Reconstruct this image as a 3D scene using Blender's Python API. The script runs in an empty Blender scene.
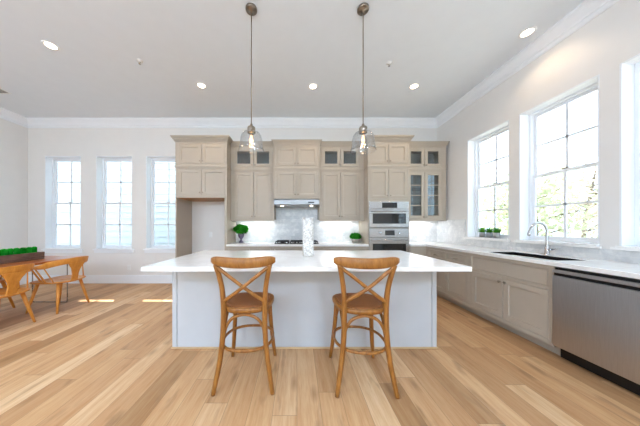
import bpy, math, random
from mathutils import Vector, Matrix
random.seed(7)
C = bpy.context.scene
COL = C.collection
PI = math.pi

# ------------------------------------------------------------------ camera, world, sun, exposure
FPX = 205.0                      # focal length in pixels of the 640 px wide frame
H = 1.26                         # camera height
cam_d = bpy.data.cameras.new('camera'); cam = bpy.data.objects.new('camera', cam_d); COL.objects.link(cam)
cam_d.sensor_width = 36.0; cam_d.sensor_fit = 'HORIZONTAL'
cam_d.lens = 36.0 * FPX / 640.0
cam_d.shift_x = 23.0 / 640.0
cam_d.shift_y = 13.5 / 640.0
cam_d.clip_start = 0.05; cam_d.clip_end = 300
cam.location = (0, 0, H); cam.rotation_euler = (PI / 2, 0, 0)
C.camera = cam

w = bpy.data.worlds.new('sky'); C.world = w; w.use_nodes = True
nt = w.node_tree; nt.nodes.clear()
o_ = nt.nodes.new('ShaderNodeOutputWorld'); b_ = nt.nodes.new('ShaderNodeBackground')
tc = nt.nodes.new('ShaderNodeTexCoord'); nz = nt.nodes.new('ShaderNodeTexNoise'); rp = nt.nodes.new('ShaderNodeValToRGB')
nz.inputs['Scale'].default_value = 3.0; nz.inputs['Detail'].default_value = 5
rp.color_ramp.elements[0].position = 0.3; rp.color_ramp.elements[0].color = (0.55, 0.77, 1.0, 1)
rp.color_ramp.elements[1].position = 0.7; rp.color_ramp.elements[1].color = (0.66, 0.84, 1.0, 1)
nt.links.new(tc.outputs['Generated'], nz.inputs['Vector']); nt.links.new(nz.outputs['Fac'], rp.inputs['Fac'])
nt.links.new(rp.outputs['Color'], b_.inputs['Color']); nt.links.new(b_.outputs['Background'], o_.inputs['Surface'])
b_.inputs['Strength'].default_value = 2.1

sun_d = bpy.data.lights.new('sun', 'SUN'); sun = bpy.data.objects.new('sun', sun_d); COL.objects.link(sun)
sun_d.energy = 9.0; sun_d.angle = math.radians(0.5); sun_d.color = (1.0, 0.96, 0.90)
sun.rotation_euler = Vector((0.248, -0.47, -1.0)).to_track_quat('-Z', 'Y').to_euler()
sun.location = (-6, 9, 14)

C.view_settings.view_transform = 'Standard'; C.view_settings.look = 'None'
C.view_settings.gamma = 1.0; C.view_settings.use_curve_mapping = False
C.view_settings.exposure = 1.12
C.cycles.use_denoising = True
C.cycles.max_bounces = 14; C.cycles.diffuse_bounces = 8; C.cycles.transparent_max_bounces = 24
C.cycles.sample_clamp_indirect = 8.0
C.cycles.caustics_reflective = False; C.cycles.caustics_refractive = False

# ------------------------------------------------------------------ materials
def lin(c):
    if isinstance(c, str):
        c = [int(c[i:i + 2], 16) / 255 for i in (0, 2, 4)]
    return tuple((v / 12.92 if v <= 0.04045 else ((v + 0.055) / 1.055) ** 2.4) for v in c) + (1.0,)

class NT:
    """small wrapper to write node trees tersely"""
    def __init__(s, name):
        s.m = bpy.data.materials.new(name); s.m.use_nodes = True
        s.t = s.m.node_tree; s.t.nodes.clear()
        s.out = s.t.nodes.new('ShaderNodeOutputMaterial')
    def n(s, typ, **kw):
        nd = s.t.nodes.new(typ)
        for k, v in kw.items():
            if k.startswith('_'): setattr(nd, k[1:], v)
        return nd
    def set(s, nd, key, v):
        if isinstance(v, bpy.types.NodeSocket): s.t.links.new(v, nd.inputs[key])
        else: nd.inputs[key].default_value = v
    def math(s, op, a, b=None, c=None):
        nd = s.n('ShaderNodeMath', _operation=op); s.set(nd, 0, a)
        if b is not None: s.set(nd, 1, b)
        if c is not None: s.set(nd, 2, c)
        return nd.outputs[0]
    def mix(s, f, a, b, mode='MIX'):
        nd = s.n('ShaderNodeMix', _data_type='RGBA', _blend_type=mode)
        s.set(nd, 0, f); s.set(nd, 6, a); s.set(nd, 7, b); return nd.outputs[2]
    def ramp(s, f, stops):
        nd = s.n('ShaderNodeValToRGB'); s.set(nd, 'Fac', f); e = nd.color_ramp.elements
        while len(e) < len(stops): e.new(0.5)
        for el, (p, c) in zip(e, stops): el.position = p; el.color = c
        return nd.outputs['Color']
    def noise(s, vec, scale, detail=3, rough=0.5):
        nd = s.n('ShaderNodeTexNoise'); s.set(nd, 'Vector', vec); s.set(nd, 'Scale', scale)
        s.set(nd, 'Detail', detail); s.set(nd, 'Roughness', rough); return nd.outputs['Fac']
    def coord(s, kind='Object'):
        return s.n('ShaderNodeTexCoord').outputs[kind]
    def world(s):
        return s.n('ShaderNodeNewGeometry').outputs['Position']
    def scale(s, vec, sc):
        nd = s.n('ShaderNodeMapping'); s.set(nd, 'Vector', vec); nd.inputs['Scale'].default_value = sc; return nd.outputs[0]
    def bump(s, h, strength, dist=0.01):
        nd = s.n('ShaderNodeBump'); s.set(nd, 'Height', h); nd.inputs['Strength'].default_value = strength
        nd.inputs['Distance'].default_value = dist; return nd.outputs[0]
    def bsdf(s, color, rough=0.5, metal=0.0, spec=0.5, normal=None, coat=0.0, **kw):
        nd = s.n('ShaderNodeBsdfPrincipled'); s.set(nd, 'Base Color', color); s.set(nd, 'Roughness', rough)
        s.set(nd, 'Metallic', metal); s.set(nd, 'Specular IOR Level', spec); s.set(nd, 'Coat Weight', coat)
        if normal is not None: s.set(nd, 'Normal', normal)
        for k, v in kw.items(): s.set(nd, k.replace('_', ' '), v)
        s.t.links.new(nd.outputs[0], s.out.inputs['Surface']); return nd

def paint(name, c, rough=0.5, vary=0.03, nscale=6.0, spec=0.4, bump=0.03):
    t = NT(name); v = t.coord()
    f = t.noise(v, nscale, 4)
    c = lin(c); d = tuple(x * (1 - vary * 2) for x in c[:3]) + (1,)
    col = t.ramp(f, [(0.3, d), (0.7, c)])
    t.bsdf(col, rough, 0, spec, t.bump(t.noise(v, 180, 2), bump, 0.002)); return t.m

def metal(name, c, rough=0.3, stretch=(1, 1, 60)):
    t = NT(name); v = t.scale(t.coord(), stretch)
    f = t.noise(v, 8, 4)
    c = lin(c); d = tuple(x * 0.88 for x in c[:3]) + (1,)
    r = t.math('MULTIPLY_ADD', f, 0.12, rough - 0.06)
    t.bsdf(t.ramp(f, [(0.3, d), (0.7, c)]), r, 1.0); return t.m

def wood(name, c1, c2, stretch=(1, 1, 1), rough=0.4, scale=9.0, coat=0.0):
    t = NT(name); v = t.scale(t.coord(), stretch)
    f = t.noise(v, scale, 6, 0.6); g = t.noise(v, scale * 5, 3)
    f = t.math('ADD', t.math('MULTIPLY', f, 0.75), t.math('MULTIPLY', g, 0.25))
    t.bsdf(t.ramp(f, [(0.32, lin(c2)), (0.68, lin(c1))]), rough, 0, 0.4, t.bump(f, 0.12, 0.003), coat); return t.m

def thin_glass(name, tint=(1, 1, 1), rough=0.0, extra=0.0):
    t = NT(name)
    tr = t.n('ShaderNodeBsdfTransparent'); tr.inputs[0].default_value = tuple(tint) + (1,)
    gl = t.n('ShaderNodeBsdfGlossy'); gl.inputs['Roughness'].default_value = rough
    lw = t.n('ShaderNodeLayerWeight'); lw.inputs[0].default_value = 0.5        # Schlick reflectance of a thin pane, same from both sides
    nz = t.noise(t.coord(), 3.0, 2)
    fr = t.math('MULTIPLY_ADD', t.math('POWER', lw.outputs['Facing'], 5.0), 0.9, 0.03)
    f = t.math('ADD', fr, t.math('MULTIPLY_ADD', nz, 0.01, extra))
    mx = t.n('ShaderNodeMixShader'); t.set(mx, 0, f)
    t.t.links.new(tr.outputs[0], mx.inputs[1]); t.t.links.new(gl.outputs[0], mx.inputs[2])
    t.t.links.new(mx.outputs[0], t.out.inputs['Surface']); return t.m

def glow(name, c, strength):
    t = NT(name)
    e = t.n('ShaderNodeEmission'); t.set(e, 'Strength', strength)
    f = t.noise(t.coord(), 20, 2); c = lin(c)
    t.set(e, 'Color', t.ramp(f, [(0.2, tuple(x * 0.95 for x in c[:3]) + (1,)), (0.8, c)]))
    t.t.links.new(e.outputs[0], t.out.inputs['Surface']); return t.m

def leafy(name, c1, c2, trans=0.35):
    t = NT(name)
    f = t.noise(t.world(), 9, 3)
    oi = t.n('ShaderNodeObjectInfo').outputs['Random']
    f = t.math('ADD', t.math('MULTIPLY', f, 0.85), t.math('MULTIPLY', oi, 0.15))
    col = t.ramp(f, [(0.3, lin(c2)), (0.7, lin(c1))])
    d = t.n('ShaderNodeBsdfDiffuse'); t.set(d, 'Color', col)
    tl = t.n('ShaderNodeBsdfTranslucent'); t.set(tl, 'Color', col)
    mx = t.n('ShaderNodeMixShader'); mx.inputs[0].default_value = trans
    t.t.links.new(d.outputs[0], mx.inputs[1]); t.t.links.new(tl.outputs[0], mx.inputs[2])
    t.t.links.new(mx.outputs[0], t.out.inputs['Surface']); return t.m

def oak_floor():
    t = NT('oak_planks'); p = t.world()
    sx = t.n('ShaderNodeSeparateXYZ'); t.set(sx, 0, p); x, y = sx.outputs[0], sx.outputs[1]
    Wd, L = 0.165, 1.7
    xr = t.math('DIVIDE', x, Wd); row = t.math('FLOOR', xr); fx = t.math('FRACT', xr)
    wn = t.n('ShaderNodeTexWhiteNoise', _noise_dimensions='1D'); t.set(wn, 'W', row)
    yr = t.math('ADD', t.math('DIVIDE', y, L), t.math('MULTIPLY', wn.outputs['Value'], 7.3))
    seg = t.math('FLOOR', yr); fy = t.math('FRACT', yr)
    cb = t.n('ShaderNodeCombineXYZ'); t.set(cb, 0, row); t.set(cb, 1, seg)
    wn2 = t.n('ShaderNodeTexWhiteNoise', _noise_dimensions='3D'); t.set(wn2, 'Vector', cb.outputs[0]); rid = wn2.outputs['Value']
    base = t.ramp(rid, [(0.0, lin('ab845c')), (0.25, lin('c3996f')), (0.6, lin('cba378')), (0.85, lin('d2ad85')), (1.0, lin('dbbb94'))])
    cv = t.n('ShaderNodeCombineXYZ')
    t.set(cv, 0, t.math('MULTIPLY', x, 16.0)); t.set(cv, 1, t.math('MULTIPLY', y, 1.1)); t.set(cv, 2, t.math('MULTIPLY', rid, 40.0))
    g1 = t.noise(cv.outputs[0], 1.6, 6, 0.62); g2 = t.noise(cv.outputs[0], 7.0, 4, 0.6)
    grain = t.math('ADD', t.math('MULTIPLY', g1, 0.65), t.math('MULTIPLY', g2, 0.35))
    col = t.mix(t.ramp(grain, [(0.30, (1, 1, 1, 1)), (0.60, (0, 0, 0, 1))]), base, t.mix(1.0, base, lin('e2cdb6'), 'MULTIPLY'))
    # knots and dark mineral streaks
    cv2 = t.n('ShaderNodeCombineXYZ'); t.set(cv2, 0, t.math('MULTIPLY', x, 7.0)); t.set(cv2, 1, t.math('MULTIPLY', y, 1.7)); t.set(cv2, 2, t.math('MULTIPLY', rid, 11.0))
    kn = t.noise(cv2.outputs[0], 1.5, 3, 0.5)
    kf = t.ramp(kn, [(0.60, (0, 0, 0, 1)), (0.74, (1, 1, 1, 1))])
    col = t.mix(t.math('MULTIPLY', kf, 0.75), col, lin('8a6848'))
    cv3 = t.n('ShaderNodeCombineXYZ'); t.set(cv3, 0, t.math('MULTIPLY', x, 4.2)); t.set(cv3, 1, t.math('MULTIPLY', y, 1.5)); t.set(cv3, 2, t.math('MULTIPLY', g1, 0.35))
    vk = t.n('ShaderNodeTexVoronoi', _voronoi_dimensions='2D'); t.set(vk, 'Vector', cv3.outputs[0]); t.set(vk, 'Scale', 1.0)
    vc = t.n('ShaderNodeSeparateXYZ'); t.set(vc, 0, vk.outputs['Color'])
    kd = t.math('MULTIPLY', t.ramp(vk.outputs['Distance'], [(0.02, (1, 1, 1, 1)), (0.15, (0, 0, 0, 1))]), t.math('GREATER_THAN', vc.outputs[0], 0.45))
    col = t.mix(t.math('MULTIPLY', kd, 0.5), col, lin('84603e'))
    ex = t.math('MINIMUM', fx, t.math('SUBTRACT', 1.0, fx)); ey = t.math('MINIMUM', fy, t.math('SUBTRACT', 1.0, fy))
    sm = t.math('MAXIMUM', t.math('LESS_THAN', ex, 0.011), t.math('LESS_THAN', ey, 0.0011))
    col = t.mix(t.math('MULTIPLY', sm, 0.55), col, lin('7a5a3c'))
    h = t.math('SUBTRACT', t.math('MULTIPLY', grain, 0.2), sm)
    t.bsdf(col, t.math('MULTIPLY_ADD', grain, 0.18, 0.36), 0, 0.28, t.bump(h, 0.25, 0.002)); return t.m

def marble_tile():
    t = NT('marble_subway_tile'); p = t.world()
    sx = t.n('ShaderNodeSeparateXYZ'); t.set(sx, 0, p)
    u = t.math('ADD', sx.outputs[0], sx.outputs[1])
    cb = t.n('ShaderNodeCombineXYZ'); t.set(cb, 0, u); t.set(cb, 1, sx.outputs[2])
    br = t.n('ShaderNodeTexBrick'); t.set(br, 'Vector', cb.outputs[0]); br.offset = 0.5
    t.set(br, 'Color1', lin('e4e3e1')); t.set(br, 'Color2', lin('cfd0d0')); t.set(br, 'Mortar', lin('d9d8d5'))
    t.set(br, 'Scale', 1.0); t.set(br, 'Mortar Size', 0.0022); t.set(br, 'Brick Width', 0.20); t.set(br, 'Row Height', 0.075); t.set(br, 'Bias', 0.0)
    f = t.noise(p, 5.0, 7, 0.65)
    vein = t.ramp(f, [(0.40, (0, 0, 0, 1)), (0.5, (1, 1, 1, 1)), (0.58, (0, 0, 0, 1))])
    col = t.mix(t.math('MULTIPLY', vein, 0.4), br.outputs['Color'], lin('b2b4b8'))
    t.bsdf(col, 0.18, 0, 0.5, t.bump(t.math('MULTIPLY', br.outputs['Fac'], -1.0), 0.5, 0.002)); return t.m

def quartz():
    t = NT('white_quartz'); v = t.world()
    f = t.noise(t.scale(v, (1, 1.6, 1)), 2.2, 8, 0.6)
    vein = t.ramp(f, [(0.46, (0, 0, 0, 1)), (0.5, (1, 1, 1, 1)), (0.54, (0, 0, 0, 1))])
    col = t.mix(t.math('MULTIPLY', vein, 0.25), lin('eeece9'), lin('cfcac6'))
    t.bsdf(col, 0.12, 0, 0.5); return t.m

def siding():
    t = NT('lap_siding_paint'); f = t.noise(t.scale(t.world(), (1, 1, 12)), 2.0, 4)
    t.bsdf(t.ramp(f, [(0.3, lin('ccd0d2')), (0.7, lin('d8dbdc'))]), 0.6); return t.m

def rattan():
    t = NT('woven_rattan'); v = t.coord()
    wv = t.n('ShaderNodeTexWave'); t.set(wv, 'Vector', v); wv.wave_type = 'BANDS'; wv.bands_direction = 'X'; t.set(wv, 'Scale', 32.0); t.set(wv, 'Distortion', 0.4)
    w2 = t.n('ShaderNodeTexWave'); t.set(w2, 'Vector', v); w2.bands_direction = 'Y'; t.set(w2, 'Scale', 32.0); t.set(w2, 'Distortion', 0.4)
    f = t.math('MULTIPLY', wv.outputs['Fac'], w2.outputs['Fac'])
    t.bsdf(t.ramp(f, [(0.0, lin('6e3f1c')), (0.6, lin('a8662f'))]), 0.5, 0, 0.4, t.bump(f, 0.6, 0.003)); return t.m

def mosaic():
    t = NT('pearl_mosaic'); v = t.coord()
    vo = t.n('ShaderNodeTexVoronoi'); t.set(vo, 'Vector', v); t.set(vo, 'Scale', 70.0)
    ve = t.n('ShaderNodeTexVoronoi', _feature='DISTANCE_TO_EDGE'); t.set(ve, 'Vector', v); t.set(ve, 'Scale', 70.0)
    sh = t.n('ShaderNodeSeparateXYZ'); t.set(sh, 0, vo.outputs['Color'])
    col = t.ramp(sh.outputs[0], [(0.1, lin('c4beb6')), (0.5, lin('dedad4')), (0.9, lin('f3f1ee'))])
    e = t.math('LESS_THAN', ve.outputs['Distance'], 0.05)
    col = t.mix(t.math('MULTIPLY', e, 0.5), col, lin('a59c90'))
    t.bsdf(col, 0.25, 0, 0.6, t.bump(ve.outputs['Distance'], 0.5, 0.004)); return t.m

def screen_mesh():
    t = NT('insect_screen_mesh')
    tr = t.n('ShaderNodeBsdfTransparent'); d = t.n('ShaderNodeBsdfDiffuse'); d.inputs[0].default_value = lin('8a9096')
    mx = t.n('ShaderNodeMixShader'); f = t.noise(t.coord(), 40, 2); t.set(mx, 0, t.math('MULTIPLY_ADD', f, 0.04, 0.09))
    t.t.links.new(tr.outputs[0], mx.inputs[1]); t.t.links.new(d.outputs[0], mx.inputs[2])
    t.t.links.new(mx.outputs[0], t.out.inputs['Surface']); return t.m

M = dict(
    wall=paint('wall_paint', 'e2dfdb', 0.6, 0.01), ceiling=paint('ceiling_paint', 'e0e5ea', 0.7, 0.01),
    trim=paint('white_trim_paint', 'e9ebee', 0.4, 0.01), floor=oak_floor(), tile=marble_tile(), quartz=quartz(),
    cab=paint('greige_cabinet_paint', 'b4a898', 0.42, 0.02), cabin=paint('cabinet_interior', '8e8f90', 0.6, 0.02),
    island=paint('grey_island_paint', 'c4c6c9', 0.45, 0.02), steel=metal('brushed_steel', '9a9896', 0.38, (1, 60, 1)),
    steelh=metal('brushed_steel_fine', 'c2c0be', 0.25, (60, 1, 1)), dw=metal('dishwasher_steel', 'c6c6c8', 0.36, (1, 40, 1)),
    darksteel=metal('dark_sink_steel', '2c2c2e', 0.5, (1, 40, 1)), chrome=metal('chrome', 'd2d4d8', 0.10, (1, 1, 1)), nickel=metal('satin_nickel', '9c9184', 0.28, (1, 1, 1)), bronze=metal('aged_nickel', '8d8072', 0.35, (1, 1, 1)),
    black=paint('black_plastic', '121214', 0.35, 0.05), blackglass=paint('black_glass', '0a0d10', 0.06, 0.02, spec=0.8, bump=0.0),
    iron=paint('cast_iron', '1a1718', 0.5, 0.1), glass=thin_glass('window_glass', (0.97, 0.985, 0.98)), cabglass=thin_glass('cabinet_glass', (0.80, 0.84, 0.84), 0.0, 0.06),
    shade=thin_glass('pendant_glass', (0.95, 0.955, 0.96), 0.02, 0.05), siding=siding(), rattan=rattan(), mosaic=mosaic(), screen=screen_mesh(),
    stool=wood('golden_bentwood', 'a87034', '794818', (6, 6, 1.2), 0.38, 6.0), chair=wood('orange_maple', 'de9a44', 'c0782e', (5, 5, 2), 0.35, 5.0),
    table=wood('cherry_table_wood', 'b5672f', '93491f', (8, 1, 8), 0.3, 4.0), rustic=wood('rustic_dark_wood', '84695a', '4a382f', (9, 1.2, 9), 0.7, 5.0),
    shoe=wood('oak_shoe_moulding', 'd6b894', 'c09c72', (1, 6, 6), 0.45, 5.0), oakedge=wood('raw_oak_edge', 'b98a5c', 'a07348', (1, 6, 6), 0.5, 5.0),
    grass=leafy('bright_green_grass', '38d848', '0c9420'), box=leafy('boxwood_green', '44aa32', '1a6418', 0.2), herb=leafy('herb_green', '5fa53a', '2f6e1e'),
    urn=paint('mottled_plum_ceramic', '6b6076', 0.35, 0.25, 30), stone=paint('grey_stone_pot', 'a39d95', 0.7, 0.15, 25), tin=metal('galvanised_tin', 'c9ccd0', 0.38, (1, 1, 1)),
    soil=paint('potting_soil', '3a2c22', 0.9, 0.3, 40), bark=wood('tree_bark', '8a7a6a', '5c4d40', (3, 3, 1), 0.9, 4.0),
    leaf1=leafy('spring_leaf_lime', 'd0d9a8', 'aebd80', 0.4), leaf2=leafy('spring_leaf_pale', 'dbdec2', 'b8bd98', 0.4), leaf3=leafy('dry_brush', 'd6ccb8', 'aa9c86', 0.3),
    leaf4=leafy('deep_leaf_green', '55873e', '2e5a24', 0.35),
    lawn=paint('pale_ground', 'b9b5ab', 0.9, 0.12, 2.0), opal=glow('opal_fill_globe', 'cbe2ff', 56.0), lamp=glow('warm_lamp_lens', 'ffe9cf', 9.0), bulb=glow('filament_glow', 'ffb566', 4.0), strip=glow('cool_strip_lens', 'f2f8ff', 6.0),
    plate=paint('white_plastic', 'e6e6e4', 0.4, 0.01), display=glow('panel_display', '5f86a0', 0.25), roofing=paint('grey_roof_shingle', '6a6a6c', 0.9, 0.2, 8),
)

# ------------------------------------------------------------------ mesh helpers
class MB:
    def __init__(s): s.v = []; s.f = []; s.sm = []
    def add(s, vs, fs, smooth=False, T=None):
        b = len(s.v)
        s.v += [tuple(T(*p)) if T else tuple(p) for p in vs]
        for f in fs: s.f.append(tuple(b + i for i in f)); s.sm.append(smooth)
        return s
    def box(s, x0, x1, y0, y1, z0, z1, T=None):
        vs = [(x, y, z) for x in (x0, x1) for y in (y0, y1) for z in (z0, z1)]
        return s.add(vs, [(0, 1, 3, 2), (4, 6, 7, 5), (0, 4, 5, 1), (2, 3, 7, 6), (0, 2, 6, 4), (1, 5, 7, 3)], False, T)
    def tube(s, pts, r, seg=10, closed=False, flat=1.0, smooth=True, T=None):
        pts = [Vector(p) for p in pts]; n = len(pts)
        rs = r if isinstance(r, (list, tuple)) else [r] * n
        tan = []
        for i in range(n):
            a = pts[(i - 1) % n] if (closed or i > 0) else pts[i]
            b = pts[(i + 1) % n] if (closed or i < n - 1) else pts[i]
            tan.append((b - a).normalized())
        up = Vector((0, 0, 1)) if abs(tan[0].z) < 0.9 else Vector((0, 1, 0))
        N = (up - tan[0] * up.dot(tan[0])).normalized()
        vs = []
        for i in range(n):
            N = (N - tan[i] * N.dot(tan[i])).normalized(); B = tan[i].cross(N)
            for k in range(seg):
                a = 2 * PI * k / seg
                vs.append(pts[i] + (N * math.cos(a) + B * math.sin(a) * flat) * rs[i])
        fs = []
        for i in range(n if closed else n - 1):
            j = (i + 1) % n
            for k in range(seg):
                l = (k + 1) % seg
                fs.append((i * seg + k, i * seg + l, j * seg + l, j * seg + k))
        if not closed:
            fs.append(tuple(range(seg - 1, -1, -1))); fs.append(tuple((n - 1) * seg + k for k in range(seg)))
        return s.add(vs, fs, smooth, T)
    def lathe(s, prof, cx=0, cy=0, seg=24, T=None, wob=None):
        vs = []; n = len(prof)
        for (r, z) in prof:
            for k in range(seg):
                a = 2 * PI * k / seg
                rr = r * (1 + (wob(a, z) if wob else 0))
                vs.append((cx + rr * math.cos(a), cy + rr * math.sin(a), z))
        fs = [(i * seg + k, i * seg + (k + 1) % seg, (i + 1) * seg + (k + 1) % seg, (i + 1) * seg + k) for i in range(n - 1) for k in range(seg)]
        if prof[0][0] > 1e-6: fs.append(tuple(range(seg - 1, -1, -1)))
        if prof[-1][0] > 1e-6: fs.append(tuple((n - 1) * seg + k for k in range(seg)))
        return s.add(vs, fs, True, T)
    def sweep(s, path, section, T=None, smooth=False, caps=True):
        """path: list of functions? -> list of rings already laid out"""
        n = len(path); m = len(path[0]); vs = [p for ring in path for p in ring]
        fs = [(i * m + k, i * m + (k + 1) % m, (i + 1) * m + (k + 1) % m, (i + 1) * m + k) for i in range(n - 1) for k in range(m)]
        if caps: fs.append(tuple(range(m - 1, -1, -1))); fs.append(tuple((n - 1) * m + k for k in range(m)))
        return s.add(vs, fs, smooth, T)
    def prism(s, outline, z0, z1, smooth=False, T=None):
        return s.sweep([[(x, y, z0) for x, y in outline], [(x, y, z1) for x, y in outline]], None, T, smooth)

def wloc(o):
    p = Vector((0, 0, 0))
    while o is not None: p += Vector(o.location); o = o.parent
    return p

def build(mb, name, mat, parent=None, bevel=0.0, local=False, loc=None, sub=0):
    """links the collected shapes as ONE mesh object; coordinates are world ones unless local"""
    off = Vector((0, 0, 0))
    if parent is not None and not local: off = wloc(parent)
    if parent is None:
        if loc is None:
            xs = [v[0] for v in mb.v]; ys = [v[1] for v in mb.v]; zs = [v[2] for v in mb.v]
            off = Vector(((min(xs) + max(xs)) / 2, (min(ys) + max(ys)) / 2, min(zs)))
        else: off = Vector(loc)
    me = bpy.data.meshes.new(name)
    me.from_pydata([(v[0] - off.x, v[1] - off.y, v[2] - off.z) for v in mb.v], [], mb.f)
    me.polygons.foreach_set('use_smooth', mb.sm)
    import bmesh
    bm = bmesh.new(); bm.from_mesh(me); bmesh.ops.recalc_face_normals(bm, faces=bm.faces); bm.to_mesh(me); bm.free()
    me.materials.append(M[mat]); me.update()
    o = bpy.data.objects.new(name, me); COL.objects.link(o)
    if parent is not None: o.parent = parent
    else: o.location = off
    if bevel > 0:
        b = o.modifiers.new('bevel', 'BEVEL'); b.width = bevel; b.segments = 2; b.limit_method = 'ANGLE'; b.angle_limit = math.radians(50)
    if sub:
        q = o.modifiers.new('subd', 'SUBSURF'); q.levels = sub; q.render_levels = sub
    return o

def tag(o, label=None, cat=None, group=None, kind=None):
    if label: o['label'] = label
    if cat: o['category'] = cat
    if group: o['group'] = group
    if kind: o['kind'] = kind
    return o

def thing(name, label, cat, loc=(0, 0, 0), rz=0.0, group=None, kind=None):
    o = bpy.data.objects.new(name, None); COL.objects.link(o); o.empty_display_size = 0.1
    o.location = loc; o.rotation_euler = (0, 0, rz)
    return tag(o, label, cat, group, kind)

def dup(o, parent=None):
    c = o.copy(); COL.objects.link(c)
    if parent is not None: c.parent = parent
    for ch in list(o.children): dup(ch, c)
    return c

def spline(ctrl, n=6, closed=False):
    P = [Vector(p) for p in ctrl]; out = []; m = len(P)
    rng = m if closed else m - 1
    for i in range(rng):
        g = lambda k: P[k % m] if closed else P[max(0, min(m - 1, k))]
        a, b, c, d = g(i - 1), g(i), g(i + 1), g(i + 2)
        for k in range(n):
            t = k / n
            out.append(0.5 * ((2 * b) + (c - a) * t + (2 * a - 5 * b + 4 * c - d) * t * t + (3 * b - a - 3 * c + d) * t ** 3))
    if not closed: out.append(P[-1])
    return out

def lerps(vals, n):
    out = []
    for i in range(n):
        t = i / (n - 1) * (len(vals) - 1); k = min(int(t), len(vals) - 2)
        out.append(vals[k] + (vals[k + 1] - vals[k]) * (t - k))
    return out

def gridfill(u0, u1, v0, v1, holes):
    """rectangles covering u0..u1 x v0..v1 except the holes (ua, ub, va, vb)"""
    vs = sorted({v0, v1} | {h[2] for h in holes} | {h[3] for h in holes}); vs = [v for v in vs if v0 <= v <= v1]
    out = []
    for a, b in zip(vs, vs[1:]):
        cuts = sorted((max(h[0], u0), min(h[1], u1)) for h in holes if h[2] <= a + 1e-6 and h[3] >= b - 1e-6)
        cu = u0
        for ha, hb in cuts:
            if ha > cu + 1e-6: out.append((cu, ha, a, b))
            cu = max(cu, hb)
        if cu < u1 - 1e-6: out.append((cu, u1, a, b))
    return out

def F_back(y):   return lambda u, v, w_: (u, y - w_, v)          # front looks to -Y, u = X
def F_right(x):  return lambda u, v, w_: (x - w_, u, v)          # front looks to -X, u = Y
def F_rear(y):   return lambda u, v, w_: (u, y + w_, v)          # front looks to +Y
def F_island(y): return lambda u, v, w_: (u, y + w_, v)

# ------------------------------------------------------------------ room shell
XL, XR, YB, YF, ZC = -5.97, 3.11, 4.55, -4.0, 3.62
WT = 0.20
def structure(mb, name, mat, label, bevel=0.0):
    o = build(mb, name, mat, None, bevel); return tag(o, label, name.split('_')[0], None, 'structure')

structure(MB().box(XL - WT, XR + WT, YF - WT, YB + WT, -0.15, 0.0), 'floor', 'floor', 'light oak plank floor running towards the kitchen')
structure(MB().box(XL - WT, XR + WT, YF - WT, YB + WT, ZC, ZC + 0.25), 'ceiling', 'ceiling', 'plain white painted ceiling')

BW = [(-5.594, -4.795), (-4.46, -3.66), (-3.35, -2.55)]           # windows of the back wall, X ranges
BZ = (0.76, 2.825)
RW = [(3.003, 3.745), (2.107, 2.873), (1.212, 1.978)]             # windows of the right wall, Y ranges
RZ = (1.06, 2.83)
FW = [(-5.5, -3.2), (-2.8, -0.5), (-0.1, 2.2)]                     # unseen windows behind the camera, added wide to light the room
FZ = (0.12, 3.2)
mb = MB()
for (a, b, c, d) in gridfill(XL - WT, XR + WT, 0, ZC, [(x0, x1, BZ[0], BZ[1]) for x0, x1 in BW]): mb.box(a, b, YB, YB + WT, c, d)
structure(mb, 'wall_back', 'wall', 'white back wall with three narrow windows behind the cabinets')
mb = MB()
for (a, b, c, d) in gridfill(YF, YB, 0, ZC, [(x0, x1, RZ[0], RZ[1]) for x0, x1 in RW]): mb.box(XR, XR + WT, a, b, c, d)
structure(mb, 'wall_right', 'wall', 'white right wall with windows over the sink counter')
structure(MB().box(XL - WT, XL, YF, YB, 0, ZC), 'wall_left', 'wall', 'plain white left wall behind the dining table')
mb = MB()
for (a, b, c, d) in gridfill(XL - WT, XR + WT, 0, ZC, [(x0, x1, FZ[0], FZ[1]) for x0, x1 in FW]): mb.box(a, b, YF - WT, YF, c, d)
structure(mb, 'wall_front', 'wall', 'white wall with added wide windows behind the viewpoint')

# crown moulding: an extruded stepped profile (out from the wall, down from the ceiling), mitred at the corners
PROF = [(0, 0), (0.105, 0), (0.105, -0.022), (0.088, -0.03), (0.075, -0.055), (0.048, -0.088), (0.032, -0.108), (0.03, -0.125), (0.018, -0.13), (0.018, -0.165), (0.010, -0.178), (0, -0.18)]
def crown(n, side, label):
    mb = MB()
    def ring(end):
        r = []
        for (o, d) in PROF:
            if side == 'back':  r.append(((XL + o) if end == 0 else (XR - o), YB - o, ZC + d))
            if side == 'front': r.append(((XL + o) if end == 0 else (XR - o), YF + o, ZC + d))
            if side == 'left':  r.append((XL + o, (YF + o) if end == 0 else (YB - o), ZC + d))
            if side == 'right': r.append((XR - o, (YF + o) if end == 0 else (YB - o), ZC + d))
        return r
    mb.sweep([ring(0), ring(1)], None)
    structure(mb, 'trim_%d' % n, 'trim', label)
crown(1, 'back', 'white crown moulding along the top of the back wall')
crown(2, 'right', 'white crown moulding above the sink windows')
crown(3, 'left', 'white crown moulding along the left wall')
crown(4, 'front', 'white crown moulding behind the viewpoint')
structure(MB().box(XL + .016, -2.36, YB - 0.016, YB, 0, 0.17).box(XL + .016, -2.36, YB - 0.010, YB, 0.17, 0.185), 'baseboard_back', 'trim', 'tall white baseboard under the narrow windows', 0.002)
structure(MB().box(XL, XL + 0.016, YF, YB, 0, 0.17).box(XL, XL + 0.010, YF, YB, 0.17, 0.185), 'baseboard_left', 'trim', 'tall white baseboard along the left wall', 0.002)

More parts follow.
